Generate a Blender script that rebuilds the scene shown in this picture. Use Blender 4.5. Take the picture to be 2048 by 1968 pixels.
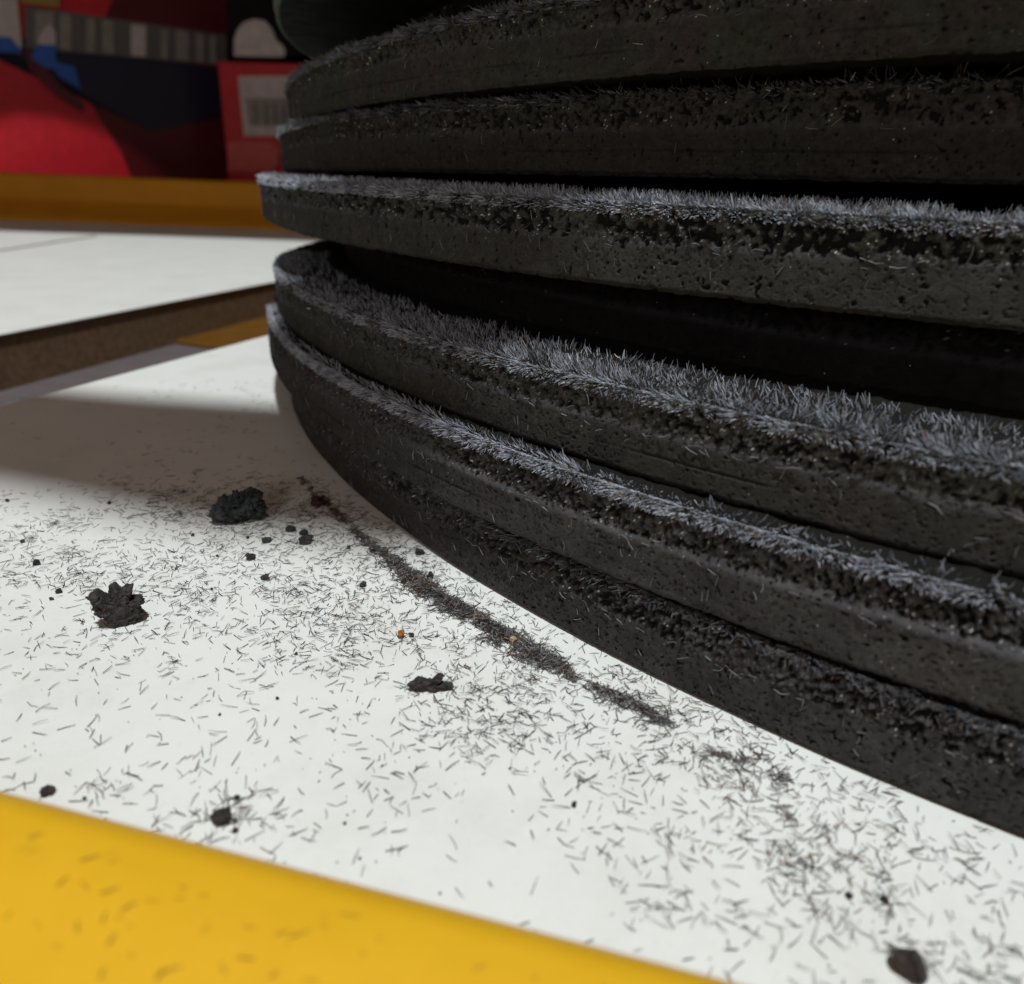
import bpy, math, random
import numpy as np
from mathutils import Vector, Matrix

# ------------------------------------------------------------------ scene, camera, light
scene = bpy.context.scene
for o in list(bpy.data.objects): bpy.data.objects.remove(o)
scene.render.engine = 'CYCLES'
scene.unit_settings.system = 'METRIC'
scene.unit_settings.scale_length = 0.05          # one unit is five centimetres
scene.view_settings.view_transform = 'Standard'
scene.view_settings.look = 'None'
scene.view_settings.exposure = 0.0
scene.view_settings.gamma = 1.0
COL = scene.collection

FPX = 1500.0                                      # focal length in pixels of a 2048 wide picture
PITCH, ROLL = 0.38880, 0.03863
cp, sp, cr, sr = math.cos(PITCH), math.sin(PITCH), math.cos(ROLL), math.sin(ROLL)
FW = np.array([0, cp, -sp]); R0 = np.array([1., 0, 0]); U0 = np.cross(R0, FW)
RT = cr * R0 + sr * U0; UP = -sr * R0 + cr * U0
CAMP = np.array([0., 0., 1.])
cam = bpy.data.cameras.new('camera'); camo = bpy.data.objects.new('camera', cam); COL.objects.link(camo)
m = Matrix.Identity(4)
for i in range(3):
    m[i][0], m[i][1], m[i][2], m[i][3] = RT[i], UP[i], -FW[i], CAMP[i]
camo.matrix_world = m
cam.sensor_fit = 'HORIZONTAL'; cam.sensor_width = 36.0; cam.lens = 36.0 * FPX / 2048
cam.clip_start = 0.02; cam.clip_end = 300
cam.dof.use_dof = True; cam.dof.focus_distance = 1.9; cam.dof.aperture_fstop = 1.35
scene.camera = camo
scene.render.resolution_x, scene.render.resolution_y = 1024, 984

world = bpy.data.worlds.new('World'); scene.world = world; world.use_nodes = True
world.node_tree.nodes['Background'].inputs[0].default_value = (0.136, 0.094, 0.072, 1)
world.node_tree.nodes['Background'].inputs[1].default_value = 1.0

def lamp(name, target, direction, dist, size, power, color, kind='AREA'):
    l = bpy.data.lights.new(name, kind); o = bpy.data.objects.new(name, l); COL.objects.link(o)
    d = Vector(direction).normalized(); o.location = Vector(target) + d * dist
    o.rotation_euler = d.to_track_quat('Z', 'Y').to_euler()
    if kind == 'AREA': l.shape = 'DISK'; l.size = size
    l.energy = power; l.color = color
    return o
KEY = Vector((0.07, -0.32, 0.95))
lamp('key_lamp', (0, 3, 0), KEY, 60, 4.2, 33800, (0.95, 1.0, 1.0))
lamp('second_lamp', (0, 3, 0), (0.45, 0.55, 0.75), 50, 3.0, 3000, (0.90, 0.96, 1.0))
lamp('front_fill', (0, 3, .4), (-0.12, -0.95, 0.26), 26, 7.0, 850, (1.0, .97, .95))
sp_ = lamp('box_spot', (-11.75, 16.6, 1.55), (-0.15, -0.92, 0.30), 9, 0, 2600, (1.0, 0.95, 0.93), 'SPOT')
sp_.data.spot_size = math.radians(15.5); sp_.data.spot_blend = 0.3; sp_.data.shadow_soft_size = 0.15

# ------------------------------------------------------------------ helpers
def pix(x, y, z):
    """point where the sight line of a photo position meets the height z"""
    d = FW + RT * (x - 1024) / FPX - UP * (y - 984) / FPX
    return CAMP + d * (z - 1) / d[2]
def pix_plane(x, y, p0, n):
    d = FW + RT * (x - 1024) / FPX - UP * (y - 984) / FPX
    t = np.dot(np.array(p0) - CAMP, n) / np.dot(d, n)
    return CAMP + d * t

def mesh_np(name, V, F, mat, parent=None, smooth=False, cols=None, link=True):
    V = np.asarray(V, np.float32); F = np.asarray(F, np.int32); k = F.shape[1]
    me = bpy.data.meshes.new(name)
    me.vertices.add(len(V)); me.vertices.foreach_set('co', V.ravel())
    me.loops.add(F.size); me.loops.foreach_set('vertex_index', F.ravel())
    me.polygons.add(len(F)); me.polygons.foreach_set('loop_start', np.arange(0, F.size, k, dtype=np.int32))
    me.polygons.foreach_set('loop_total', np.full(len(F), k, np.int32))
    me.update(calc_edges=True)
    me.polygons.foreach_set('use_smooth', np.full(len(F), smooth))
    if cols is not None:
        ca = me.color_attributes.new('tint', 'FLOAT_COLOR', 'POINT')
        c = np.ones((len(V), 4), np.float32); c[:, :cols.shape[1]] = cols
        ca.data.foreach_set('color', c.ravel())
    me.materials.append(mat)
    o = bpy.data.objects.new(name, me)
    COL.objects.link(o)
    if parent is not None: o.parent = parent
    return o
def poly_obj(name, verts, faces, mat, parent=None, smooth=False, bevel=0):
    me = bpy.data.meshes.new(name); me.from_pydata([tuple(map(float, v)) for v in verts], [], faces); me.update()
    for p in me.polygons: p.use_smooth = smooth
    me.materials.append(mat); o = bpy.data.objects.new(name, me); COL.objects.link(o)
    if parent is not None: o.parent = parent
    if bevel:
        b = o.modifiers.new('bevel', 'BEVEL'); b.width = bevel; b.segments = 3; b.limit_method = 'ANGLE'
    return o
def prism(name, poly, z0, z1, mat, parent=None, bevel=0):
    n = len(poly)
    a = sum(poly[i][0] * poly[(i + 1) % n][1] - poly[(i + 1) % n][0] * poly[i][1] for i in range(n))
    if a < 0: poly = poly[::-1]
    v = [(p[0], p[1], z0) for p in poly] + [(p[0], p[1], z1) for p in poly]
    f = [list(range(n))[::-1], list(range(n, 2 * n))] + [[i, (i + 1) % n, n + (i + 1) % n, n + i] for i in range(n)]
    return poly_obj(name, v, f, mat, parent, bevel=bevel)
def tag(o, label=None, cat=None, group=None, kind=None):
    if label: o['label'] = label
    if cat: o['category'] = cat
    if group: o['group'] = group
    if kind: o['kind'] = kind
    return o
def empty(name, loc=(0, 0, 0)):
    o = bpy.data.objects.new(name, None); o.location = loc; o.empty_display_size = 0.1; COL.objects.link(o); return o
def parent_keep(ch, pa):
    ch.parent = pa; ch.matrix_parent_inverse = Matrix.Translation(-Vector(pa.location))

def hsh(ix, iy, seed):
    h = (ix.astype(np.int64) * 374761393 + iy.astype(np.int64) * 668265263 + seed * 974634777) & 0xffffffff
    h = ((h ^ (h >> 13)) * 1274126177) & 0xffffffff
    return ((h ^ (h >> 16)) & 0xffffff) / float(0xffffff)
def vnoise(x, y, seed=0):
    ix, iy = np.floor(x), np.floor(y); fx, fy = x - ix, y - iy
    fx = fx * fx * (3 - 2 * fx); fy = fy * fy * (3 - 2 * fy)
    a, b, c, d = hsh(ix, iy, seed), hsh(ix + 1, iy, seed), hsh(ix, iy + 1, seed), hsh(ix + 1, iy + 1, seed)
    return a + (b - a) * fx + (c - a) * fy + (a - b - c + d) * fx * fy
def fbm(x, y, seed=0, oct=3):
    s, a, t = 0, 1., 0
    for i in range(oct):
        s = s + a * vnoise(x * 2 ** i + 17.3 * i, y * 2 ** i - 9.1 * i, seed + i); t += a; a *= .5
    return s / t
def sstep(a, b, x):
    t = np.clip((x - a) / (b - a), 0, 1); return t * t * (3 - 2 * t)

# ------------------------------------------------------------------ materials
def mat(name, base, rough=.5, spec=.5, metal=0):
    mt = bpy.data.materials.new(name); mt.use_nodes = True
    b = mt.node_tree.nodes['Principled BSDF']
    b.inputs['Base Color'].default_value = (*base, 1); b.inputs['Roughness'].default_value = rough
    b.inputs['Specular IOR Level'].default_value = spec; b.inputs['Metallic'].default_value = metal
    return mt, mt.node_tree, b
def node(nt, t, **kw):
    n = nt.nodes.new(t)
    for k, v in kw.items(): setattr(n, k, v)
    return n
def noise_tex(nt, scale, detail=4, rough=.6, vec=None):
    n = node(nt, 'ShaderNodeTexNoise'); n.inputs['Scale'].default_value = scale
    n.inputs['Detail'].default_value = detail; n.inputs['Roughness'].default_value = rough
    if vec is None:
        g = node(nt, 'ShaderNodeNewGeometry'); vec = g.outputs['Position']
    nt.links.new(vec, n.inputs['Vector']); return n
def ramp(nt, inp, stops):
    r = node(nt, 'ShaderNodeValToRGB'); nt.links.new(inp, r.inputs[0]); e = r.color_ramp.elements
    while len(e) < len(stops): e.new(.5)
    for i, (p, c) in enumerate(stops):
        e[i].position = p; e[i].color = (*c, 1) if len(c) == 3 else c
    return r
def mix(nt, fac, a, b, mode='MIX'):
    n = node(nt, 'ShaderNodeMix', data_type='RGBA', blend_type=mode)
    for sock, v in ((n.inputs[0], fac), (n.inputs[6], a), (n.inputs[7], b)):
        if hasattr(v, 'is_linked') or hasattr(v, 'links'): nt.links.new(v, sock)
        elif isinstance(v, (int, float)): sock.default_value = v
        else: sock.default_value = (*v, 1)
    return n.outputs[2]
def bump(nt, h, b, strength, dist):
    n = node(nt, 'ShaderNodeBump'); n.inputs['Strength'].default_value = strength; n.inputs['Distance'].default_value = dist
    nt.links.new(h, n.inputs['Height']); nt.links.new(n.outputs[0], b.inputs['Normal']); return n

def disc_material(name, tone, green=0.0):
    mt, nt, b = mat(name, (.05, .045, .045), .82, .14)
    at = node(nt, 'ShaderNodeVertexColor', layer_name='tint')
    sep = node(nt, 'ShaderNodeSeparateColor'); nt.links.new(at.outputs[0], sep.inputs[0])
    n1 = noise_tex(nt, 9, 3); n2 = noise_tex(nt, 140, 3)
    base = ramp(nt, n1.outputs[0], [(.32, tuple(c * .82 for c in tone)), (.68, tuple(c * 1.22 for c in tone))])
    c = mix(nt, .35, base.outputs[0], ramp(nt, n2.outputs[0], [(.35, (.55, .5, .5)), (.65, (1.6, 1.6, 1.6))]).outputs[0], 'MULTIPLY')
    if green:
        ng = noise_tex(nt, 4.5, 4); rg = ramp(nt, ng.outputs[0], [(.46, (0, 0, 0)), (.62, (green, green, green))])
        c = mix(nt, rg.outputs[0], c, (tone[0] * .75, tone[1] * 1.25, tone[2] * .8))
        ng2 = noise_tex(nt, 6.5, 3); rg2 = ramp(nt, ng2.outputs[0], [(.56, (0, 0, 0)), (.68, (green * .6,) * 3)])
        c = mix(nt, rg2.outputs[0], c, (tone[0] * 1.35, tone[1] * .85, tone[2] * 1.0))
    c = mix(nt, 1.0, c, ramp(nt, sep.outputs[2], [(.15, (.45, .45, .45)), (.5, (1, 1, 1)), (.85, (1.7, 1.72, 1.74)), (1.0, (13, 13.5, 14))]).outputs[0], 'MULTIPLY')  # brightest step paints glints into the colour
    c = mix(nt, sep.outputs[0], c, (.085, .087, .098))                # settled dust on the ledge
    c = mix(nt, sep.outputs[1], c, (.006, .0055, .005))                # open pores, their shade painted near black; also darkens the end faces
    v = node(nt, 'ShaderNodeTexVoronoi'); v.inputs['Scale'].default_value = 70
    g = node(nt, 'ShaderNodeNewGeometry'); nt.links.new(g.outputs['Position'], v.inputs['Vector'])
    lt = node(nt, 'ShaderNodeMath', operation='LESS_THAN'); nt.links.new(v.outputs['Distance'], lt.inputs[0]); lt.inputs[1].default_value = .12
    sc = node(nt, 'ShaderNodeSeparateColor'); nt.links.new(v.outputs['Color'], sc.inputs[0])
    gt = node(nt, 'ShaderNodeMath', operation='GREATER_THAN'); nt.links.new(sc.outputs[0], gt.inputs[0]); gt.inputs[1].default_value = .972
    mu = node(nt, 'ShaderNodeMath', operation='MULTIPLY'); nt.links.new(lt.outputs[0], mu.inputs[0]); nt.links.new(gt.outputs[0], mu.inputs[1])
    c = mix(nt, mu.outputs[0], c, (.34, .35, .36))  # sparse pale specks painted as glints
    nt.links.new(c, b.inputs['Base Color'])
    n3 = noise_tex(nt, 220, 4, .7); bump(nt, n3.outputs[0], b, .55, .005)
    return mt

def tint_material(name, rough, spec, metal=0.0):
    mt, nt, b = mat(name, (.1, .1, .1), rough, spec, metal)
    at = node(nt, 'ShaderNodeVertexColor', layer_name='tint'); nt.links.new(at.outputs[0], b.inputs['Base Color'])
    return mt
M_fib = tint_material('steel_shavings', .5, .5)
M_loose = tint_material('loose_shavings', .6, .3)
def crumb_material(name, col):
    mt, nt, b = mat(name, col, .7, .35)
    n = noise_tex(nt, 60, 5, .7)
    r = ramp(nt, n.outputs[0], [(.35, tuple(c * .45 for c in col)), (.62, tuple(c * 1.5 for c in col))])
    nt.links.new(r.outputs[0], b.inputs['Base Color']); n2 = noise_tex(nt, 160, 4); bump(nt, n2.outputs[0], b, .8, .006)
    return mt
M_crumb = crumb_material('black_crumb', (.040, .034, .034))
M_crumb_b = crumb_material('bluish_black_crumb', (.032, .036, .040))
M_drop = crumb_material('brownish_black_crumb', (.040, .030, .029))
M_brown = crumb_material('brown_seed', (.30, .13, .03))
M_tan = crumb_material('tan_flake', (.50, .34, .22))
M_red = crumb_material('dark_red_crumb', (.050, .018, .018))

M_white, nt, b = mat('white_laminate', (.80, .81, .79), .42, .35)
n1 = noise_tex(nt, 3, 4); n2 = noise_tex(nt, 55, 5, .7)
r1 = ramp(nt, n1.outputs[0], [(.3, (.775, .785, .765)), (.7, (.82, .83, .81))])
r2 = ramp(nt, n2.outputs[0], [(.30, (.86, .85, .83)), (.42, (1, 1, 1))])
nt.links.new(mix(nt, .5, r1.outputs[0], r2.outputs[0], 'MULTIPLY'), b.inputs['Base Color'])
n4 = noise_tex(nt, 2.2, 6, .75); r4 = ramp(nt, n4.outputs[0], [(.34, (.93, .925, .91)), (.52, (1, 1, 1))])
lk = b.inputs['Base Color'].links[0].from_socket; nt.links.new(mix(nt, 1.0, lk, r4.outputs[0], 'MULTIPLY'), b.inputs['Base Color'])
n3 = noise_tex(nt, 30, 3); r3 = ramp(nt, n3.outputs[0], [(.3, (.36,) * 3), (.7, (.55,) * 3)]); nt.links.new(r3.outputs[0], b.inputs['Roughness'])

M_yellow, nt, b = mat('yellow_plastic', (.72, .40, .012), .42, .4)
n1 = noise_tex(nt, 5, 4); r1 = ramp(nt, n1.outputs[0], [(.3, (.70, .385, .011)), (.7, (.755, .425, .016))])
nt.links.new(r1.outputs[0], b.inputs['Base Color']); n2 = noise_tex(nt, 70, 3); bump(nt, n2.outputs[0], b, .15, .004)

M_orange, nt, b = mat('amber_plastic', (.66, .27, .010), .45, .35)
n1 = noise_tex(nt, 1, 3); r1 = ramp(nt, n1.outputs[0], [(.3, (.62, .25, .009)), (.7, (.70, .30, .012))]); nt.links.new(r1.outputs[0], b.inputs['Base Color'])
M_yellow_shade, nt, b = mat('shaded_yellow_plastic', (.13, .055, .006), .5, .3)  # yellow darkened to paint in the shade of the gap
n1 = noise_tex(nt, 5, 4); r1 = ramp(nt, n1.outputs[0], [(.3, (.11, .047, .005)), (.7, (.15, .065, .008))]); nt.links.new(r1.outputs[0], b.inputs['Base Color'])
M_board, nt, b = mat('brown_chipboard_edge', (.26, .15, .085), .8, .2)  # brown board, darkened further to hold the gap shade
n1 = noise_tex(nt, 22, 6, .75); r1 = ramp(nt, n1.outputs[0], [(.3, (.085, .050, .027)), (.7, (.20, .125, .075))])
nt.links.new(r1.outputs[0], b.inputs['Base Color'])
M_floor, nt, b = mat('shaded_shelf_floor', (.42, .36, .37), .6, .3)  # floor tone carries painted shade from the gap
n1 = noise_tex(nt, 8, 4); r1 = ramp(nt, n1.outputs[0], [(.3, (.105, .088, .092)), (.7, (.135, .115, .12))]); nt.links.new(r1.outputs[0], b.inputs['Base Color'])
M_dark, nt, b = mat('dark_backdrop', (.012, .008, .009), .9, .1)
n1 = noise_tex(nt, 1, 3); r1 = ramp(nt, n1.outputs[0], [(.3, (.008, .005, .006)), (.7, (.02, .012, .014))]); nt.links.new(r1.outputs[0], b.inputs['Base Color'])
def printed(name, col, rough=.35):
    mt, nt, b = mat(name, col, rough, .4)
    n = noise_tex(nt, 6, 4); r = ramp(nt, n.outputs[0], [(.3, tuple(c * .85 for c in col)), (.7, tuple(min(1, c * 1.12) for c in col))])
    nt.links.new(r.outputs[0], b.inputs['Base Color']); return mt
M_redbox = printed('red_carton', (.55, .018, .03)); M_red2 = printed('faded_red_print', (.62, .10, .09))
M_navy = printed('navy_print', (.012, .014, .035)); M_blue = printed('lit_blue_print', (.03, .11, .42))  # blue paints the light falling on the navy band
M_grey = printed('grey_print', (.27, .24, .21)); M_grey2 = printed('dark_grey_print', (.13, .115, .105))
M_pale = printed('pale_print', (.55, .46, .43)); M_maroon = printed('maroon_streak', (.10, .012, .02)); M_red_shade = printed('shaded_red', (.10, .006, .010)); M_gold = printed('gold_print', (.32, .22, .05))
M_blocker, nt, b = mat('grey_blocker', (.25, .22, .2), .6, .3)

# ------------------------------------------------------------------ tables
# front table: panel between the yellow lip and the oblique rear edge
front_a, front_b = np.array([-.8585, .982]), np.array([.315, .698])
fd = (front_b - front_a) / np.linalg.norm(front_b - front_a)
rear_a, rear_b = np.array([-2.228, 3.453]), np.array([-1.690, 5.072])
rd = (rear_b - rear_a) / np.linalg.norm(rear_b - rear_a)
P1 = front_a - fd * 0.0
def isect(p, d, q, e):
    A = np.array([[d[0], -e[0]], [d[1], -e[1]]]); t = np.linalg.solve(A, q - p); return p + d * t[0]
fin = np.array([-.86, .72]); fin_a = fin + np.array([0, 0.0])
table = empty('display_table', (0, 1, 0))
tag(table, 'white table panel with raised yellow front rim carrying the stack of black discs', 'table')
corner = isect(np.array([-.644, .737]), fd, rear_a, rd)
far_corner = rear_a + rd * 14
panel = prism('table_panel', [tuple(corner), tuple(corner + fd * 16), (12, 16), tuple(far_corner)], -.16, 0, M_white, None, .006)
parent_keep(panel, table)
# raised yellow rim: profile swept along the front edge (n points away from the camera)
nn = np.array([-fd[1], fd[0]]); nn = nn if nn[1] > 0 else -nn
def sweep_rim(name, p0, d, n, length0, length1, prof, matr, segs=60):
    V, F = [], []
    k = len(prof)
    for i in range(segs + 1):
        q = p0 + d * (length0 + (length1 - length0) * i / segs)
        for (a, z) in prof: V.append((q[0] + n[0] * a, q[1] + n[1] * a, z))
    for i in range(segs):
        for j in range(k - 1):
            F.append([i * k + j, (i + 1) * k + j, (i + 1) * k + j + 1, i * k + j + 1])
    F.append(list(range(k))); F.append([segs * k + j for j in range(k)][::-1])
    return poly_obj(name, V, F, matr, smooth=True)
prof = [(.035, -.16), (.035, .19)]
for a in range(0, 91, 15):
    prof.append((-.025 + .06 * math.cos(math.radians(a)), .19 + .06 * math.sin(math.radians(a))))
prof += [(-.10, .247), (-.25, .232), (-.45, .20), (-.62, .16), (-.70, .10), (-.72, 0), (-.72, -.16)]
crest = np.array([-.644, .737]) - nn * 0.0
rim = sweep_rim('rim', crest, fd, nn, -7, 14, prof, M_yellow); parent_keep(rim, table)

# rear table beyond the gap
s_a, s_b = np.array([-3.308, 4.769]), np.array([-2.488, 7.939])
sd = (s_b - s_a) / np.linalg.norm(s_b - s_a)
rear = empty('display_table', (-7, 10, 0))
tag(rear, 'second white table panel beyond the gap with brown chipboard edge and a yellow back rim', 'table')
q0 = s_a - sd * 6; q1 = s_a + sd * 12.2
p2 = prism('table_panel', [tuple(q0), tuple(q1), (-9, 16.4), (-30, 16.4), (-30, q0[1])], -.012, 0, M_white, None, .004); parent_keep(p2, rear)
core = prism('board_edge', [tuple(q0 + np.array([-.02, 0])), tuple(q1 + np.array([-.02, 0])), (-9, 16.4), (-30, 16.4), (-30, q0[1])], -.36, -.0125, M_board); parent_keep(core, rear)
# thin joint between two boards of the rear table
j = prism('joint_strip', [(-6.55, 9.4), (-6.49, 9.4), (-6.78, 12.6), (-6.86, 12.6)], .001, .005, M_board); parent_keep(j, rear)
bp = [(-.9, -.02), (-.9, .02), (-.55, .12), (-.25, .30), (-.08, .37), (-.05, .42), (-.04, .78), (0, .84), (.1, .86), (.3, .86), (.32, 0)]
brim = sweep_rim('rim', np.array([-30., 16.2]), np.array([1., 0.012]), np.array([0., 1.]), 0, 60, bp, M_orange); parent_keep(brim, rear)

fl = prism('shelf_floor', [(-40, -8), (60, -8), (60, 60), (-40, 60)], -.46, -.361, M_floor); tag(fl, kind='structure')
strip = prism('yellow_crossbar', [(-3.22, 6.50), (-2.62, 6.22), (-1.4, 6.0), (-1.2, 11), (-2.2, 11)], -.3605, -.33, M_yellow_shade, None, .01)
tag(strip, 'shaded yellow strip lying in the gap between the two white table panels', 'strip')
bd = poly_obj('backdrop', [(-60, 24, -2), (60, 24, -2), (60, 24, 30), (-60, 24, 30)], [[0, 1, 2, 3]], M_dark); tag(bd, kind='structure')

# unseen boards added above the frame, shaped to throw the soft shadows
def shadow_board(name, foot, h, th, label):
    s = KEY / KEY.z
    return tag(prism(name, [(x + s.x * h, y + s.y * h) for x, y in foot], h, h + th, M_blocker, None, .01), label, 'blocker')
shadow_board('blocker', [(-9, 4.6), (-2.25, 3.49), (-1.591, 3.385), (-1.029, 3.34), (-.3, 3.25), (.2, 3.1), (.1, 2.35), (-.28, 2.0), (-.5, 2.08), (-.89, 2.117), (-1.25, 2.23), (-1.77, 2.40), (-9, 4.3)][:12] + [(-4, 2.95), (-9, 3.7)],
             4.2, .12, 'grey bracket arm added out of view to shade the left edge of the disc stack')
shadow_board('shade_canopy', [(-40, 11.7), (-7.2, 11.7), (-5.5, 11.9), (-3.8, 12.0), (20, 12.1), (20, 40), (-40, 40)], 6.5, .2, 'long shelf board added out of view to shade the red cartons')['category'] = 'shading'

# ------------------------------------------------------------------ red cartons behind
def carton(name, pa, pb, depth, height, label, z0=.2):
    pa, pb = np.array(pa), np.array(pb); d = (pb - pa) / np.linalg.norm(pb - pa); n = np.array([d[1], -d[0]])
    n = n if n[1] < 0 else -n
    root = empty(name, (*pa, z0)); tag(root, label, 'carton')
    q = [pa, pb, pb - n * depth, pa - n * depth]
    body = prism('carton_body', [tuple(x) for x in q], z0, height, M_redbox, None, .03); parent_keep(body, root)
    n3 = np.array([n[0], n[1], 0.])
    lay = [0]
    def patch(nm, pts, mt):
        lay[0] += 1
        off = .012 + .008 * lay[0]
        p0 = np.array([*pa, 0]) + n3 * off
        v = [pix_plane(x, y, p0, n3) for x, y in pts]; k = len(v)
        V = v + [x - n3 * .007 for x in v]
        F = [list(range(k)), list(range(k, 2 * k))[::-1]] + [[i, k + i, k + (i + 1) % k, (i + 1) % k] for i in range(k)]
        parent_keep(poly_obj(nm, V, F, mt), root)
    return root, patch
def ray_xy(px, dist):
    d = FW + RT * (px - 1024) / FPX - UP * (300 - 984) / FPX; return tuple((CAMP + d * dist)[:2])
c1, patch = carton('red_carton', ray_xy(-120, 16.9), ray_xy(455, 20.4), 4, 7.5, 'large red carton with light-painted blue swoosh and striped band, lit at its left side')
patch('shade_field', [(240, -40), (455, -40), (455, 420), (290, 420), (240, 300), (170, 190), (200, 60)], M_red_shade)  # dark field paints shade over the right part of the carton
patch('printed_band', [(-60, 92), (50, 98), (455, 140), (455, 235), (300, 262), (165, 190), (-60, 60)], M_navy)
patch('printed_band', [(50, 12), (455, 70), (455, 132), (50, 96)], M_grey2)
for x0, x1, mt_ in [(70, 108, M_grey), (118, 142, M_grey), (150, 168, M_grey2), (172, 190, M_grey), (205, 228, M_grey), (262, 292, M_pale), (322, 336, M_grey), (352, 378, M_grey), (392, 408, M_grey), (420, 432, M_grey)]:
    ya, yb = 12 + (x0 - 50) * .143, 96 + (x0 - 50) * .09
    patch('printed_stripe', [(x0, ya + 6), (x1, ya + 8), (x1, yb - 2), (x0, yb - 4)], mt_)
patch('printed_band', [(-60, -8), (34, -8), (44, 96), (-60, 96)], M_pale)
patch('streak', [(-60, 70), (20, 74), (40, 96), (44, 106), (-60, 102)], M_blue)
patch('streak', [(46, 100), (70, 100), (115, 165), (165, 205), (165, 225), (110, 190), (60, 140)], M_maroon)  # dark maroon streak running diagonally
patch('streak', [(74, 92), (84, 62), (98, 48), (110, 60), (113, 96)], M_pale)  # pale patch paints the lit part of the striped band
patch('streak', [(62, 115), (74, 88), (112, 90), (112, 138), (90, 136)], M_blue)
patch('streak', [(108, 122), (150, 134), (162, 178), (130, 160), (112, 148)], M_blue)
patch('printed_patch', [(40, -10), (120, -10), (118, 14), (42, 6)], M_gold)
c2, patch = carton('red_carton', ray_xy(452, 19.2), ray_xy(700, 19.0), 4, 3.55, 'red carton with white text panel and pale rounded print next to the stack of discs')
patch('printed_band', [(452, -20), (640, -20), (640, 100), (585, 112), (452, 112)], M_dark)
pts = [(468, 112), (468, 80), (474, 60), (488, 44), (508, 38), (530, 42), (543, 58), (552, 80), (566, 92), (571, 104), (567, 114)]
patch('printed_patch', pts, M_pale)
patch('text_panel', [(476, 152), (640, 152), (640, 272), (488, 272)], M_pale)
patch('text_block', [(492, 202), (640, 202), (640, 252), (498, 252)], M_grey)
patch('printed_line', [(488, 197), (640, 197), (640, 201), (488, 201)], M_grey2)
for x0 in (508, 530, 548, 565): patch('printed_line', [(x0, 208), (x0 + 5, 208), (x0 + 6, 250), (x0 + 1, 250)], M_grey2)
patch('printed_patch', [(455, 284), (545, 284), (560, 300), (556, 330), (540, 344), (455, 344)], M_red2)

# ------------------------------------------------------------------ the discs
RAD = 4.73225
#        cx       cy       z0      T       tiltx    tilty    ledge  grit  tone
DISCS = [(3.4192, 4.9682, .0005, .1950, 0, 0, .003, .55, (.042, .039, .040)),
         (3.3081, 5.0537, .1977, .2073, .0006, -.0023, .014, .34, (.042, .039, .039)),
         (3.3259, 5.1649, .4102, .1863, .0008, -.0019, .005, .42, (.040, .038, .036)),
         (3.6000, 5.5200, .6050, .2000, .0010, .0060, .010, .30, (.010, .009, .009)),  # near-black tone paints the shade deep in the gap
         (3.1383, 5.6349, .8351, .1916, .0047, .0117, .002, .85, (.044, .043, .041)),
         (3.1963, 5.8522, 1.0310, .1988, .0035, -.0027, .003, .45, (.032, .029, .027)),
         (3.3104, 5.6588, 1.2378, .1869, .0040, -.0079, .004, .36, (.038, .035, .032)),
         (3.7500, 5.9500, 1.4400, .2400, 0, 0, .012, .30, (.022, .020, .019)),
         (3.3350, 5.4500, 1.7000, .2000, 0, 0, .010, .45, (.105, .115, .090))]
DLAB = ['bottom black disc lying on the white table, rough upper half and smooth lower half',
        'second black disc from the bottom, with a dusty grey ledge half way up its side',
        'third black disc from the bottom, its wide shavings-covered top open to the dark gap',
        'recessed black disc deep in the dark gap below the jutting pitted disc',
        'jutting pitted black disc above the dark gap, thick bright shavings along its top edge',
        'dark dim disc directly above the jutting pitted disc, sparse shavings on its top edge',
        'second highest disc in view, its top edge rising out of the top of the picture',
        'set-back black disc in the shade between the top two discs that jut out',
        'topmost disc in view, peeking out at the upper left over the stack']

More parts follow.
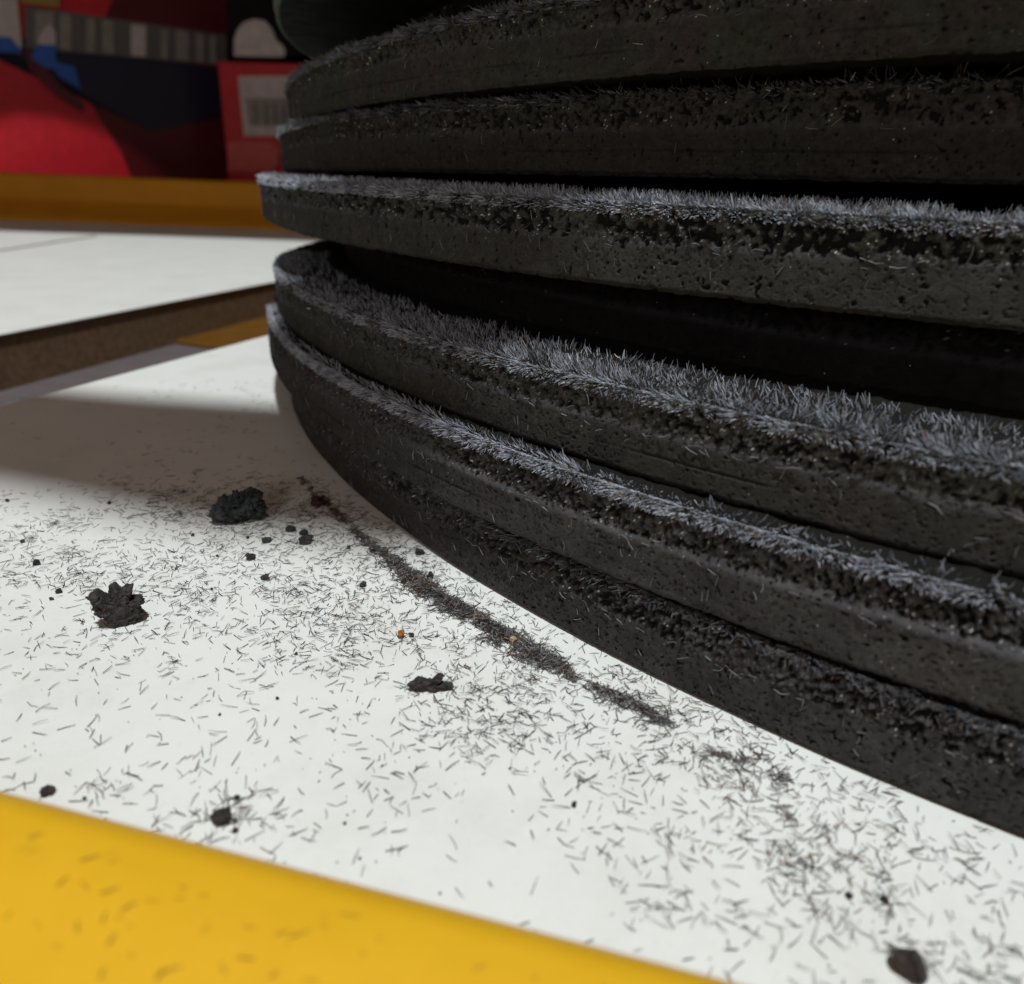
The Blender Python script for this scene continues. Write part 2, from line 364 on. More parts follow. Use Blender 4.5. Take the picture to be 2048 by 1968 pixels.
rng0 = np.random.default_rng(3)
def disc(k):
    cx, cy, z0, T, ta, tb, ledge, grit, tone = DISCS[k]
    root = empty('black_disc', (cx, cy, z0)); tag(root, DLAB[k], 'disc', 'black discs stacked on the white table')
    root.rotation_euler = (tb, -ta, 0)
    th = np.concatenate([np.radians(np.linspace(-97, 170 if k == 8 else 180, 160, endpoint=False)), np.radians(np.linspace(170 if k == 8 else 180, 263, 900 if k in (3, 7) else 2500, endpoint=False))])
    n = len(th); t = np.linspace(0, 1, 40 if k in (3, 7) else 72); r_ = len(t)
    S = (th * RAD)[:, None] + 31.7 * k; Z = (t * T)[None, :]
    seam = .52 + .035 * (fbm(S / .9, S * 0 + 3, 40 + k, 3) - .5) * 2
    up = sstep(seam, seam + .13 + 0 * Z, t[None, :])               # 0 lower smooth half, 1 upper gritty half
    rad = RAD - ledge * up
    rad = rad - .010 * sstep(.06, 0, t)[None, :] - .010 * sstep(.95, 1.0, t)[None, :]
    # broken pores and crumbly grain
    gs = {0: .75, 1: .7, 2: .8, 4: 1.15}.get(k, .9)
    f1 = fbm(S / (.0125 * gs), Z / (.0115 * gs), 100 + k, 2); f2 = fbm(S / .0075, Z / .0068, 200 + k, 2); f3 = fbm(S / .22, Z / .12, 300 + k, 2)
    thr = (.285 if k in (4, 0) else .265) * (1 - up) + (.325 + grit * .16) * up
    thr = thr - .06 * (1 - up) + (f3 - .5) * (.08 + .20 * up)
    pore = sstep(thr, thr - .045, f1)
    p2 = sstep(.30 + .07 * up, .24 + .07 * up, f2)
    dep = .010 * pore * (.6 + .5 * up) + .004 * p2 + (.0015 + .0035 * up) * (f2 - .5) + .005 * (f3 - .5)
    gl = .29 + .03 * (fbm(S / .7, S * 0 + 9, 90 + k, 2) - .5)
    line = np.exp(-((t[None, :] - gl) / .012) ** 2) * sstep(.45, .6, fbm(S / .35, S * 0 + 2, 95 + k, 2)) * (k in (1, 2, 5, 6))
    dep = dep + .004 * line
    dep = dep - .006 * up * (f1 > .62) * (f1 - .62) * 8
    rad = rad - dep
    rag = .010 * (fbm(S[:, :1] / .03, S[:, :1] * 0 + 7, 50 + k, 3) - .5)
    zz = Z + rag * sstep(.90, 1.0, t)[None, :] + .7 * rag[::-1] * sstep(.08, 0, t)[None, :] * (k > 0)
    zz = np.broadcast_to(zz, rad.shape)
    X = rad * np.cos(th)[:, None]; Y = rad * np.sin(th)[:, None]
    V = np.stack([X, Y, zz], -1).reshape(-1, 3)
    led = np.exp(-((t[None, :] - seam - .055) / .05) ** 2) * {0: .15, 1: 1., 2: .8, 4: .8, 6: .5}.get(k, .35) * (.05 + .95 * fbm(S / .05, Z / .03, 60 + k, 3))
    
    cols = np.stack([np.clip(led, 0, .95), np.clip(.92 * pore + .40 * p2 * up + .5 * line, 0, .95), np.clip(.5 + .24 * up + (fbm(S / .013, Z / .011, 400 + k, 2) - .5) * (.35 + .8 * up), 0, .8) + .5 * (rng0.random(led.shape) < (.0010 + (.011 if k == 4 else .006) * up + .024 * np.clip(led, 0, 1)) * (.25 + 1.8 * (f3 > .5)))], -1).reshape(-1, 3)  # third channel lifts the upper half against its shade, adds painted glints
    i = np.arange(n)[:, None]; j = np.arange(r_ - 1)[None, :]
    a = i * r_ + j; b_ = ((i + 1) % n) * r_ + j
    F = np.stack([a, b_, b_ + 1, a + 1], -1).reshape(-1, 4)
    # top and bottom faces: one inner ring plus centre
    base = len(V); extra = []; ec = []; FF = []
    for (tz, idx, flip, inner) in ((T, r_ - 1, False, (.015, .04, .07, .11, .16, .22, .3, .45)), (0, 0, True, (.015, .04, .08, .13, .2, .3, .45, .8))):
        prev = np.arange(n) * r_ + idx
        for w in inner:
            rr = RAD - ledge - w
            ring = np.stack([rr * np.cos(th), rr * np.sin(th), np.full(n, tz) + .016 * (fbm(th * RAD / .03, th * 0 + w * 29, 70 + k, 3) - .5)], -1)
            ids = base + np.arange(n); base += n; extra.append(ring); ec.append(np.tile([0, .85, .5], (n, 1)))
            q = np.stack([prev, np.roll(prev, -1), np.roll(ids, -1), ids], -1)
            FF.append(q[:, ::-1] if flip else q); prev = ids
        extra.append(np.array([[0, 0, tz]])); ec.append(np.array([[0, .85, .5]])); c = base; base += 1
        q = np.stack([prev, np.roll(prev, -1), np.full(n, c), np.full(n, c)], -1)
        FF.append(('tri', q[:, :3][:, ::-1] if flip else q[:, :3]))
    V = np.vstack([V] + extra); cols = np.vstack([cols] + ec)
    quads = np.vstack([F] + [f for f in FF if not isinstance(f, tuple)])
    tris = np.vstack([f[1] for f in FF if isinstance(f, tuple)])
    me = bpy.data.meshes.new('disc_body'); me.vertices.add(len(V)); me.vertices.foreach_set('co', V.astype(np.float32).ravel())
    L = np.concatenate([quads.ravel(), tris.ravel()]).astype(np.int32); me.loops.add(len(L)); me.loops.foreach_set('vertex_index', L)
    tot = np.concatenate([np.full(len(quads), 4), np.full(len(tris), 3)]).astype(np.int32)
    st = np.concatenate([[0], np.cumsum(tot)[:-1]]).astype(np.int32)
    me.polygons.add(len(tot)); me.polygons.foreach_set('loop_start', st); me.polygons.foreach_set('loop_total', tot); me.update(calc_edges=True)
    me.polygons.foreach_set('use_smooth', np.ones(len(tot), bool))
    ca = me.color_attributes.new('tint', 'FLOAT_COLOR', 'POINT'); c4 = np.ones((len(V), 4), np.float32); c4[:, :3] = cols; ca.data.foreach_set('color', c4.ravel())
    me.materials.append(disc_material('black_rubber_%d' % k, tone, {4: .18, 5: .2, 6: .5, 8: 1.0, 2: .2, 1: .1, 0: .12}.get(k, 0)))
    o = bpy.data.objects.new('disc_body', me); COL.objects.link(o); o.parent = root
    return root
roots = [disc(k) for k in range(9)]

# ------------------------------------------------------------------ shavings (short wire-like steel clippings)
rng = np.random.default_rng(7)
def fibres(name, P, D, L, r, cols, material, parent=None, bend=None):
    """P base points, D unit directions, L lengths; three-sided tapered needles with one bend"""
    n = len(P)
    ref = np.where(np.abs(D[:, 2:3]) > .9, np.array([[1., 0, 0]]), np.array([[0., 0, 1]]))
    A = np.cross(D, ref); A /= np.linalg.norm(A, axis=1, keepdims=True); B = np.cross(D, A)
    mid = P + D * (L * .5)[:, None]
    if bend is not None: mid = mid + (A * bend[:, :1] + B * bend[:, 1:2]) * L[:, None]
    end = P + D * L[:, None]
    V = np.empty((n, 9, 3))
    for s, (c, w) in enumerate(((P, 1.), (mid, 1.), (end, .55))):
        for q in range(3):
            a = q * 2.0944
            V[:, s * 3 + q] = c + (A * math.cos(a) + B * math.sin(a)) * (r * w)[:, None]
    f = []
    for s in range(2):
        for q in range(3):
            f.append([s * 3 + q, s * 3 + (q + 1) % 3, s * 3 + 3 + (q + 1) % 3, s * 3 + 3 + q])
    F = (np.array(f)[None] + (np.arange(n) * 9)[:, None, None]).reshape(-1, 4)
    return mesh_np(name, V.reshape(-1, 3), F, material, parent, True, np.repeat(cols, 9, 0))
def unit(v): return v / np.linalg.norm(v, axis=1, keepdims=True)

def rim_fuzz(k, th0, th1, inward, dens, peak, length=.034, bright=1.0, side=.25):
    cx, cy, z0, T, ta, tb, ledge, grit, tone = DISCS[k]
    arc = math.radians(th1 - th0) * RAD
    # on the top face
    n = int(arc * inward * dens); th = rng.uniform(math.radians(th0), math.radians(th1), n); u = rng.random(n) ** 1.25
    w = u * inward
    keep = rng.random(n) < peak(np.degrees(th), u) * (.55 + .9 * vnoise(th * RAD / .05, w / .05, 900 + k)); th, w = th[keep], w[keep]; n = len(th)
    rr = RAD - ledge - w - .004
    er = np.stack([np.cos(th), np.sin(th), 0 * th], 1); et = np.stack([-np.sin(th), np.cos(th), 0 * th], 1); ez = np.array([[0, 0, 1.]])
    P = er * rr[:, None] + ez * T
    out = np.exp(-w / .03)                        # lean outwards near the edge
    # tangential lean shared by neighbours so that the needles comb into tufts
    lean = (vnoise(th * RAD / .035, w / .04, 500 + k) - .5) * 1.5
    D = unit(ez * (1.0 - .75 * out)[:, None] + er * (.12 + 1.1 * out + rng.normal(0, .22, n))[:, None] + et * (lean + rng.normal(0, .42, n))[:, None])
    L = length * rng.uniform(.35, 1.5, n)
    bald = vnoise(th * RAD / .11, w / .05, 820 + k) + .35 * vnoise(th * RAD / .03, w / .03, 830 + k); L = L * (.45 + .75 * sstep(.35, .8, bald))
    # around the upper corner of the side
    m = int(arc * dens * .055 * side * 7); th2 = rng.uniform(math.radians(th0), math.radians(th1), m)
    keep = rng.random(m) < peak(np.degrees(th2), np.zeros(m)) * (.4 + 1.1 * vnoise(th2 * RAD / .04, th2 * 0, 700 + k)); th2 = th2[keep]; m = len(th2)
    er2 = np.stack([np.cos(th2), np.sin(th2), 0 * th2], 1); et2 = np.stack([-np.sin(th2), np.cos(th2), 0 * th2], 1)
    dz = rng.random(m) ** 1.7 * .022
    P2 = er2 * (RAD - ledge - .012 + .010 * sstep(0, .012, dz))[:, None] + ez * (T - dz)[:, None]
    lean2 = (vnoise(th2 * RAD / .03, th2 * 0, 600 + k) - .5) * 1.6
    D2 = unit(ez * (.30 - dz * 26)[:, None] + er2 * .80 + et2 * (lean2 + rng.normal(0, .35, m))[:, None])
    L2 = length * rng.uniform(.5, 1.15, m)
    P, D, L = np.vstack([P, P2]), np.vstack([D, D2]), np.concatenate([L, L2]); n = len(P)
    g = rng.uniform(.35, 1.25, n)[:, None] ** 1.3 * bright
    cols = np.array([[.38, .405, .465]]) * g
    br = rng.random(n) < .03; cols[br] = np.array([.30, .19, .09]) * .6
    hot = rng.random(n) < .012; cols[hot] = .75
    o = fibres('shavings', P, D, L, rng.uniform(.0008, .0014, n), cols, M_fib, roots[k], rng.normal(0, .03, (n, 2)))
    tag(o, kind='stuff')
def bell(a, b, c, d):
    return lambda t, u: sstep(a, b, t) * (1 - sstep(c, d, t)) * (1 - .55 * sstep(.5, 1.0, u))
rim_fuzz(0, 203, 262, .035, 6000, lambda t, u: .25 + .35 * sstep(212, 220, t), length=.023, bright=.30, side=.30)
rim_fuzz(1, 196, 262, .045, 20000, lambda t, u: (.30 + .70 * sstep(207, 214, t)) * (1 - .65 * sstep(228, 238, t)), length=.020, bright=1.2, side=.42)
rim_fuzz(2, 188, 262, .26, 17000, lambda t, u: (.30 + .70 * sstep(207, 217, t)) * (1 - .6 * sstep(.15, .8, u)), length=.0175, bright=1.0, side=.28)
rim_fuzz(4, 190, 263, .26, 20000, lambda t, u: .22 + .78 * sstep(205, 220, t), length=.0195, bright=1.15, side=.28)
rim_fuzz(5, 192, 262, .10, 8000, lambda t, u: .6 - .35 * sstep(222, 234, t), length=.026, bright=.45, side=.30)
rim_fuzz(6, 190, 262, .10, 9000, lambda t, u: .8 + 0 * t, length=.025, bright=.55, side=.45)

# stray shavings clinging to the sides and dust along the ledges
for k, cnt in ((0, 260), (1, 240), (2, 200), (4, 110), (5, 50), (6, 60), (8, 500)):
    cx, cy, z0, T, ta, tb, ledge, grit, tone = DISCS[k]
    th = rng.uniform(math.radians(172 if k == 8 else 195), math.radians(220 if k == 8 else 255), cnt)
    onl = rng.random(cnt) < .55
    zc = np.where(onl, T * (.56 + rng.normal(0, .03, cnt)), rng.uniform(.05, .95, cnt) * T)
    er = np.stack([np.cos(th), np.sin(th), 0 * th], 1); et = np.stack([-np.sin(th), np.cos(th), 0 * th], 1); ez = np.array([[0, 0, 1.]])
    P = er * (RAD - np.where(zc > .55 * T, ledge, 0) + .002)[:, None] + ez * zc[:, None]
    a = np.where(onl, rng.normal(0, .3, cnt), rng.normal(1.4, .5, cnt))
    D = unit(er * rng.uniform(.02, .25, cnt)[:, None] + et * np.cos(a)[:, None] + ez * np.sin(a)[:, None])
    g = rng.uniform(.4, 1.1, cnt)[:, None] * np.array([[.22, .225, .24]])
    tag(fibres('stray_shavings', P, D, rng.uniform(.014, .034, cnt), rng.uniform(.0009, .0015, cnt), g, M_fib, roots[k], rng.normal(0, .06, (cnt, 2))), kind='stuff')

# ---- loose shavings on the table, denser in clumps and along the swept trail
def disc0_free(x, y, m_=.0):
    return (x - 3.4192) ** 2 + (y - 4.9682) ** 2 > (RAD + .004 + m_) ** 2
def field(n):
    """world points: sampled over the table in front of the disc"""
    x = rng.uniform(-2.6, 1.1, n); y = rng.uniform(.55, 3.9, n)
    d = np.hypot(x - 3.4192, y - 4.9682) - RAD
    dens = .17 + .85 * np.exp(-((d - .34) / .36) ** 2) * sstep(1.0, 1.35, y) + .30 * np.exp(-((d - .2) / .25) ** 2) + .30 * sstep(1.45, 1.8, y) + .40 * np.exp(-((d - .10) / .09) ** 2)
    dens = dens * (1 - .97 * sstep(1.85, 2.6, y)) * (1 - .45 * sstep(1.25, .8, y))
    dens = dens * (.5 + 1.1 * sstep(.40, .66, fbm(x / .20 + 4, y / .20, 11, 3)))
    dens = dens * (1 - .85 * sstep(-1.2, -2.2, x))
    edge = (x - (-.861)) * nn[0] + (y - .988) * nn[1]
    ok = (d > .004) & (rng.random(n) < dens) & (edge > -.25)
    return x[ok], y[ok]
x, y = field(62000)
# extra tangles
tx, ty, tc = [], [], []
def add_cluster(px, py, rx, ry, n, brown=.1, ang=0):
    c = pix(px, py, 0); s = np.linalg.norm(c - CAMP) / FPX
    a = rng.normal(0, 1, n) * rx * s * .6; b_ = rng.normal(0, 1, n) * ry * s * .6
    ca, sa = math.cos(ang), math.sin(ang)
    tx.append(c[0] + a * ca - b_ * sa); ty.append(c[1] + a * sa + b_ * ca); tc.append(np.full(n, brown))
for px, py, rx, ry, n, bw in [(740, 1245, 70, 40, 40, .1), (400, 1120, 60, 40, 26, .05), (395, 1205, 60, 30, 36, .05), (590, 1185, 70, 30, 60, .05), (640, 1250, 90, 50, 60, .1),
    (1460, 1535, 70, 45, 70, .5), (1390, 1330, 60, 50, 34, .2), (1690, 1680, 80, 50, 46, .9), (1600, 1690, 80, 50, 50, .2), (1560, 1640, 80, 60, 50, .35), (1480, 1600, 60, 50, 36, .3),
    (1620, 1760, 80, 40, 40, .6), (1600, 1730, 50, 40, 40, .1), (1380, 1700, 70, 40, 30, .5), (1770, 1620, 60, 50, 30, .1), (1720, 1570, 60, 30, 26, .3), (1330, 1825, 55, 22, 26, 0), (1490, 1855, 60, 30, 22, 0),
    (1660, 1840, 70, 40, 28, .1), (1960, 1760, 60, 40, 18, 0), (1900, 1940, 60, 30, 26, .4), (2010, 1940, 40, 30, 20, .2), (1330, 1430, 60, 40, 50, .3), (1000, 1440, 80, 60, 50, .3),
    (1080, 1365, 70, 50, 60, .15), (330, 985, 45, 14, 40, 0), (360, 1030, 30, 10, 16, 0), (130, 1040, 50, 12, 20, 0), (160, 1160, 60, 20, 34, 0), (215, 1578, 35, 14, 14, .2), (470, 1640, 70, 40, 40, .2),
    (1770, 1800, 30, 16, 20, .5), (1180, 1480, 60, 40, 22, .3), (1290, 1360, 50, 30, 40, .2), (880, 1290, 90, 40, 40, .3), (930, 1500, 90, 40, 20, .3), (1800, 1905, 30, 12, 16, 0), (890, 1380, 60, 25, 26, .2)]:
    add_cluster(px, py, rx, ry * 1.6, n, bw)
cx_ = np.concatenate(tx); cy_ = np.concatenate(ty); cb = np.concatenate(tc)
ok = disc0_free(cx_, cy_); cx_, cy_, cb = cx_[ok], cy_[ok], cb[ok]
X = np.concatenate([x, cx_]); Y = np.concatenate([y, cy_]); BR = np.concatenate([np.full(len(x), .06), cb]); n = len(X)
ang = rng.uniform(0, 2 * np.pi, n); tilt = np.abs(rng.normal(0, .10, n))
D = np.stack([np.cos(ang) * np.cos(tilt), np.sin(ang) * np.cos(tilt), np.sin(tilt)], 1)
L = rng.uniform(.015, .036, n) * rng.choice([1, 1, 1, .6, .18], n)
P = np.stack([X, Y, .0015 + rng.random(n) * .002 + (np.arange(n) >= len(x)) * rng.random(n) * .006], 1) - D * (L * .5)[:, None] * np.array([[1, 1, 0]])
cols = np.full((n, 3), .024) * rng.uniform(.5, 3.4, n)[:, None]
bm_ = rng.random(n) < BR; cols[bm_] = np.array([.16, .065, .025]) * rng.uniform(.5, 1.3, bm_.sum())[:, None]
bend = rng.normal(0, .03, (n, 2)); big = rng.random(n) < .12; bend[big] *= 4
loose = fibres('metal_shavings', P, D, L, rng.uniform(.00052, .00098, n), cols, M_loose, None, bend)
tag(loose, 'fine dark wire-like shavings scattered loose over the white table', 'shavings', kind='stuff')

# swept ridge of tangled shavings
ridge = [(600, 955, 8, .06), (650, 1005, 14, .35), (690, 1045, 16, .4), (735, 1085, 20, .7), (780, 1120, 24, .8), (835, 1165, 36, 1.9), (880, 1200, 38, 2.), (930, 1228, 34, 2.), (985, 1262, 36, 2.2), (1035, 1292, 38, 2.2), (1085, 1318, 34, 2.), (1128, 1340, 24, 1.4), (1150, 1362, 10, .4)]
ridge2 = [(1165, 1372, 14, .8), (1205, 1384, 30, 1.3), (1255, 1405, 26, 1.1), (1300, 1432, 26, 1.1), (1340, 1450, 16, .5)]
ridge3 = [(1420, 1506, 14, .5), (1470, 1520, 22, .9), (1530, 1540, 24, 1.), (1575, 1568, 14, .6)]
def pile(name, pts, label, per, brown):
    PX, PY, PZ = [], [], []
    for (x0, y0, w0, d0), (x1, y1, w1, d1) in zip(pts[:-1], pts[1:]):
        a, b_ = pix(x0, y0, 0), pix(x1, y1, 0); ln = np.linalg.norm(b_ - a); k = int(per * ln * (d0 + d1) / 2)
        t = rng.random(k); c = a[None] * (1 - t[:, None]) + b_[None] * t[:, None]
        w = (w0 * (1 - t) + w1 * t) * np.linalg.norm(a - CAMP) / FPX * .74
        nrm = np.array([-(b_ - a)[1], (b_ - a)[0]]) / np.linalg.norm((b_ - a)[:2])
        off = rng.normal(0, .5, k) * w * (.35 + 1.3 * vnoise(t * ln / .035 + x0, t * 0, 3)); c[:, :2] += nrm[None] * off[:, None]
        h = .020 * ((d0 + d1) / 4) * np.exp(-(off / (w * .6)) ** 2)
        kp = vnoise(c[:, 0] / .045 + 3, c[:, 1] / .045, 21) + .3 * rng.random(k) > .36; c, h = c[kp], h[kp]; k = len(c)
        PX.append(c[:, 0]); PY.append(c[:, 1]); PZ.append(.0015 + rng.random(k) * h)
    X, Y, Z = map(np.concatenate, (PX, PY, PZ)); ok = disc0_free(X, Y); X, Y, Z = X[ok], Y[ok], Z[ok]; n = len(X)
    ang = rng.uniform(0, 2 * np.pi, n); tilt = rng.normal(0, .32, n) * np.clip(Z / .01, .1, 1)
    D = np.stack([np.cos(ang) * np.cos(tilt), np.sin(ang) * np.cos(tilt), np.sin(tilt)], 1)
    L = rng.uniform(.014, .032, n); P = np.stack([X, Y, Z], 1) - D * (L * .5)[:, None]; P[:, 2] = np.maximum(P[:, 2], .001)
    D[:, 2] = np.where(P[:, 2] < .002, np.abs(D[:, 2]), D[:, 2])
    g = rng.random(n)[:, None]; cols = .018 + .34 * g ** 1.7 * np.array([[1.02, .98, 1.0]])
    bz = vnoise(X / .05, Y / .05, 77) > (.85 - brown); bm_ = (rng.random(n) < .14 + .30 * bz)
    cols[bm_] = np.array([.15, .09, .06]) * rng.uniform(.4, 1.3, bm_.sum())[:, None]
    o = fibres(name, P, D, L, rng.uniform(.0007, .0012, n), cols, M_loose, None, rng.normal(0, .08, (n, 2)))
    tag(o, label, 'shavings', kind='stuff')
pile('shavings_ridge', ridge, 'long dense ridge of tangled grey and rusty shavings running along the foot of the stack', 2500, .22)
pile('shavings_ridge', ridge2, 'short dark heap of tangled shavings just past the end of the long ridge', 1800, .30)
pile('shavings_ridge', ridge3, 'small thin flat tangle of shavings close to the stack, third along the swept line', 1200, .40)

# specks stuck on the yellow rim
sp = [(180, 1715, .9, 30), (125, 1762, 1.4, 20), (167, 1770, 2., 22), (220, 1780, 1., 26), (258, 1812, 1.2, 24), (208, 1833, 1.6, 20), (155, 1853, 1.7, 20), (224, 1875, 1.5, 24), (205, 1945, 1.6, 22),
      (340, 1940, .9, 34), (318, 1947, 1.5, 22), (600, 1867, .9, 34), (565, 1865, .8, 24), (605, 1786, .7, 30), (490, 1915, 2.9, 30), (447, 1935, 1.8, 22), (548, 1947, 1.2, 16), (100, 1640, .6, 24), (65, 1630, .2, 12), (525, 1742, .6, 12)]
for _ in range(75):
    xx = rng.uniform(0, 1300); yy = 1600 + xx * .262 + rng.uniform(1, 12) + rng.random() ** 1.5 * 330
    sp.append((xx, yy, rng.uniform(0, 3.1), rng.uniform(8, 26)))
P, D, L = [], [], []
for px, py, a, ln in sp:
    c = pix(px, py, .24); w = -((c[0] - crest[0]) * nn[0] + (c[1] - crest[1]) * nn[1])
    z = float(np.interp(w, [-.035, .025, .10, .25, .45, .62], [.20, .25, .247, .232, .20, .16])) + .0015
    c = pix(px, py, z); s = np.linalg.norm(c - CAMP) / FPX
    v = RT * math.cos(a) + UP * math.sin(a); v[2] = -.1 * v[1]; v = v / np.linalg.norm(v)
    P.append(c - v * ln * s * .5); D.append(v); L.append(ln * s)
P, D, L = np.array(P), np.array(D), np.array(L)
o = fibres('rim_shavings', P, D, L, np.where(np.arange(len(P)) < 20, .0008, rng.uniform(.0003, .0006, len(P))), np.tile([.24, .15, .04], (len(P), 1)), M_loose, None, rng.normal(0, .05, (len(P), 2)))
tag(o, 'few stray dark shavings stuck to the yellow front rim', 'shavings', kind='stuff')

# ------------------------------------------------------------------ crumbs
def ico(sub):
    import bmesh
    bm = bmesh.new(); bmesh.ops.create_icosphere(bm, subdivisions=sub, radius=1)
    bm.verts.ensure_lookup_table(); V = np.array([v.co[:] for v in bm.verts]); F = np.array([[v.index for v in f.verts] for f in bm.faces]); bm.free()
    return V, F
ICO = {s: ico(s) for s in (2, 3, 5, 6)}
from mathutils import noise as mn
def crumb(name, px, py, outline, u, mt_, label, cat, depth=.5, sub=5, rough=.12, group=None, fine=22):
    """outline: silhouette points (x right, y down) about their own foot, u: units per outline unit"""
    o2 = np.array(outline, float); foot = o2[:, 1].max(); c = np.array([(o2[:, 0].min() + o2[:, 0].max()) / 2, (o2[:, 1].min() + foot) / 2])
    u = u * .82; q = (o2 - c) * np.array([u, -u]); hh = (foot - c[1]) * u
    base = pix(px, py, 0)
    V, F = ICO[sub]; V = V.copy()
    ph = np.arctan2(V[:, 2], V[:, 0]); dr = np.stack([np.cos(ph), np.sin(ph)], 1)
    best = np.full(len(V), 1e-4)
    for i in range(len(q)):
        a, b_ = q[i], q[(i + 1) % len(q)]; e = b_ - a
        den = dr[:, 0] * e[1] - dr[:, 1] * e[0]; den = np.where(abs(den) < 1e-12, 1e-12, den)
        t = (a[0] * e[1] - a[1] * e[0]) / den; s = (a[0] * dr[:, 1] - a[1] * dr[:, 0]) / den
        best = np.maximum(best, np.where((s >= -1e-6) & (s <= 1 + 1e-6) & (t > 0), t, 0))
    xz = np.hypot(V[:, 0], V[:, 2])
    size = max(np.ptp(q[:, 0]), np.ptp(q[:, 1]))
    S = V * fine / 10
    n1 = np.array([mn.noise(Vector(v) * fine * .16) for v in V]); n2 = np.array([mn.noise(Vector(v) * fine * .5 + Vector((9, 2, 4))) for v in V])
    body = np.stack([dr[:, 0] * best * xz ** .45, V[:, 1] * size * depth * .5 * (1 + .3 * n1), dr[:, 1] * best * xz ** .45], 1)
    hk = []
    for v in body / size:
        w_ = Vector(v); w_ = w_ + .06 * mn.noise_vector(w_ * 9 + Vector((px * .01, 0, 0)))
        dd = mn.voronoi(w_ * fine * .30 + Vector((px * .1, 0, 0)))[0]
        hk.append(1.3 * min(dd[1] - dd[0], .5) - .35 + .7 * mn.noise(w_ * fine * .25) + .45 * mn.noise(w_ * fine * .9))
    nrm_ = body / np.maximum(np.linalg.norm(body, axis=1, keepdims=True), 1e-9)
    body = body + nrm_ * (size * rough * np.array(hk))[:, None]
    body[:, 2] += hh; body[:, 2] -= np.percentile(body[:, 2], 6); body[:, 2] = np.maximum(body[:, 2], .0006)
    root = mesh_np(name, body, F, mt_, None, False)
    yaw = math.atan2(base[0], base[1])
    root.rotation_euler = (0, 0, -yaw); root.location = (base[0] + math.sin(yaw) * size * depth * .35, base[1] + math.cos(yaw) * size * depth * .35, 0)
    tag(root, label, cat, group)
    return root
outA = [(265, 930), (345, 885), (355, 910), (390, 960), (410, 940), (430, 880), (465, 868), (510, 905), (585, 915), (560, 985), (650, 990), (640, 1020), (615, 1040), (625, 1080), (650, 1110), (600, 1120), (530, 1155), (430, 1165), (370, 1130), (350, 1080), (300, 1040), (295, 990)]
outA = [((x - 455) * .95 + 455, (y - 1150) * 1.22 + 1150) for x, y in outA]
crumb('black_crumb', 243, 1254, outA, .000395, M_crumb, 'jagged black crumb with spiky crown standing alone at the left of the white table', 'crumb', .38, 6, .065, None, 30)
outB = [(165, 580), (270, 470), (285, 430), (340, 420), (350, 450), (420, 420), (430, 370), (520, 365), (540, 400), (600, 345), (640, 370), (700, 370), (720, 430), (735, 540), (770, 570), (745, 600), (745, 660), (620, 685), (550, 690), (500, 670), (330, 710), (280, 700), (190, 660)]
crumb('black_crumb', 480, 1046, outB, .000345, M_crumb_b, 'largest black crumb, broad and knobbly, at the edge of the brown shadow', 'crumb', .5, 6, .10, None, 30)
outD = [(750, 1000), (760, 950), (840, 910), (880, 850), (910, 835), (950, 870), (975, 920), (1030, 980), (1060, 1050), (1045, 1110), (980, 1135), (920, 1135), (850, 1110), (800, 1070)]
crumb('black_crumb', 1812, 1958, outD, .000192, M_drop, 'blurred pointed dark brown lump at the bottom right near the picture edge', 'crumb', .55, 5, .02, None, 12)
outF = [(360, 690), (400, 670), (440, 630), (480, 655), (560, 655), (570, 630), (605, 610), (640, 625), (630, 650), (600, 670), (600, 690), (650, 690), (715, 705), (700, 725), (650, 725), (660, 750), (610, 745), (600, 790), (585, 780), (575, 730), (520, 715), (420, 735), (370, 710)]
crumb('long_fragment', 862, 1384, outF, .000345, M_crumb, 'long flat dark fragment with branching right end among the shavings in front of the ridge', 'fragment', .22, 6, .055, None, 34)
blob = lambda w, h, s: [(w * .5 * math.cos(a) * (1 + .25 * math.sin(3 * a + s)), -h * .5 * math.sin(a) * (1 + .2 * math.cos(2 * a + s))) for a in np.linspace(0, 2 * math.pi, 14, endpoint=False)]
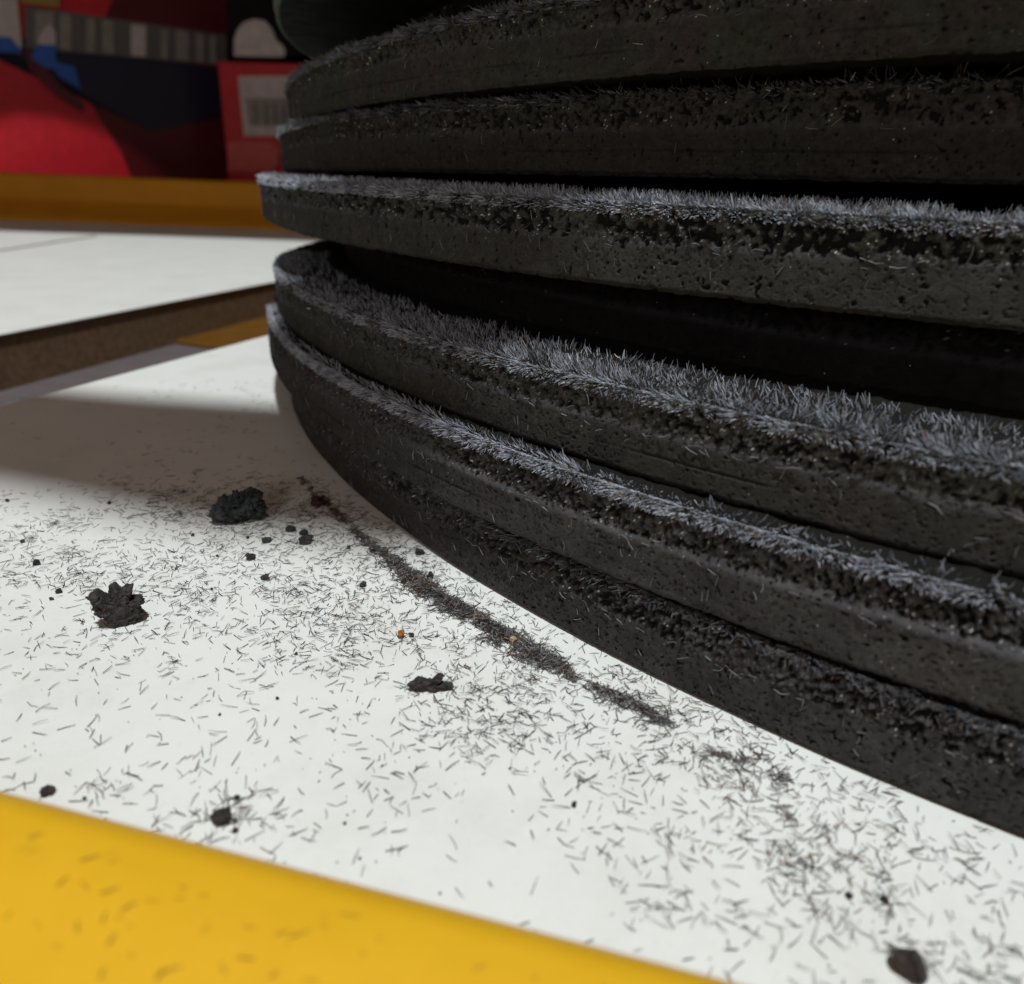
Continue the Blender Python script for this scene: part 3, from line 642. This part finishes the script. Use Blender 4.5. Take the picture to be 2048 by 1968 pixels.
big = [
 (445, 1650, 38, 27, M_drop, 'fuzzy dark brown lump with hairs beside the yellow front rim'),
 (98, 1592, 28, 12, M_drop, 'flat dark seed-like crumb just above the left end of the yellow rim'),
 (637, 1015, 34, 22, M_red, 'dark reddish crumb in the brown shadow beside the foot of the stack'),
 (582, 1064, 24, 9, M_crumb_b, 'flat black flake right of the largest crumb, farthest of the loose flakes'),
 (608, 1071, 21, 9, M_crumb_b, 'tiny black flake just behind the small triangular flake'),
 (612, 1089, 32, 16, M_crumb, 'small triangular black flake at the start of the long ridge'),
 (534, 1086, 22, 10, M_crumb_b, 'flat oblong black flake below the largest crumb'),
 (502, 1121, 21, 15, M_crumb, 'rounded black grain in front of the largest crumb'),
 (840, 1110, 20, 11, M_crumb, 'black grain touching the foot of the bottom disc'),
 (861, 1156, 13, 13, M_crumb, 'black grain on the stack side of the long ridge'),
 (808, 1168, 13, 12, M_drop, 'dark brown grain at the left flank of the long ridge'),
 (726, 1175, 16, 11, M_crumb, 'dark grain amid shavings, to the left of the long ridge'),
 (803, 1277, 15, 22, M_brown, 'upright orange brown seed on the white table'),
 (823, 1275, 11, 12, M_drop, 'dark grain just right of the orange brown seed'),
 (1031, 1292, 28, 20, M_tan, 'pale tan flake sitting on the long ridge'),
 (75, 1131, 13, 11, M_crumb, 'round black grain above and left of the jagged crumb'),
 (119, 1187, 13, 8, M_crumb, 'flat black grain just left of the jagged crumb'),
 (530, 1160, 19, 9, M_crumb, 'pair of black grains stuck together on a tangle of shavings'),
 (1148, 1616, 10, 15, M_drop, 'olive brown grain alone in the middle foreground of the table'),
 (1697, 1798, 13, 13, M_drop, 'dark brown grain with a hair in the right foreground'),
 (1768, 1806, 15, 9, M_drop, 'dark fluffy grain above the blurred pointed lump'),
 (475, 1600, 11, 9, M_drop, 'small brown grain just above the fuzzy brown lump'),
 (471, 1667, 12, 10, M_drop, 'small brown grain just below the fuzzy brown lump'),
]
for i, (px, py, w, h, mt_, lab) in enumerate(big):
    c = pix(px, py, 0); s = np.linalg.norm(c - CAMP) / FPX
    crumb('seed' if 'seed on' in lab else ('flake' if 'flake' in lab else 'small_crumb'), px, py, blob(w, h * 1.12, i), s, mt_, lab,
          'seed' if 'seed on' in lab else ('flake' if 'flake' in lab else 'grain'), .8, 3, .16, None, 14 + (i % 5) * 2)
tiny = [(496, 1078, 8), (698, 1098, 9), (386, 1073, 8), (435, 1114, 7), (16, 1004, 8), (219, 1009, 8), (46, 1086, 9), (104, 1201, 9), (593, 1311, 8), (690, 1650, 8), (424, 1180, 6), (1020, 1540, 6), (505, 1585, 5), (720, 1720, 7), (1560, 1480, 5), (880, 1790, 6), (170, 1600, 8), (555, 1400, 8), (440, 1432, 7)]
for i, (px, py, w) in enumerate(tiny):
    c = pix(px, py, 0); s = np.linalg.norm(c - CAMP) / FPX
    crumb('speck', px, py, blob(w, w * .9, i * 2), s, M_crumb if i % 3 else M_drop, 'tiny dark speck lying loose on the white table among the shavings', 'speck', .8, 2, .15, 'tiny dark specks on the white table', 12)
# dark lump in the gap
c = pix(8, 765, -.355); g = crumb('small_crumb', 8, 765, blob(40, 16, 2), np.linalg.norm(c - CAMP) / FPX, M_crumb, 'blurred black lump lying in the gap under the second table panel', 'lump', .6, 3, .1)
g.location = (c[0], c[1], -.36)
# hairs round the fuzzy lump
c = pix(445, 1648, 0); n = 20; a = rng.uniform(0, 6.28, n); D = unit(np.stack([np.cos(a), np.sin(a), rng.uniform(.05, .9, n)], 1)); P = np.tile(c, (n, 1)) + rng.normal(0, 1, (n, 3)) * np.array([[.016, .012, .002]]) + np.array([[0, .01, .006]])
o = fibres('lump_shavings', P, D, rng.uniform(.018, .04, n), np.full(n, .0009), np.full((n, 3), .05), M_loose, None, rng.normal(0, .12, (n, 2)))
tag(o, 'shavings bristling from the fuzzy brown lump near the yellow rim', 'shavings', kind='stuff')
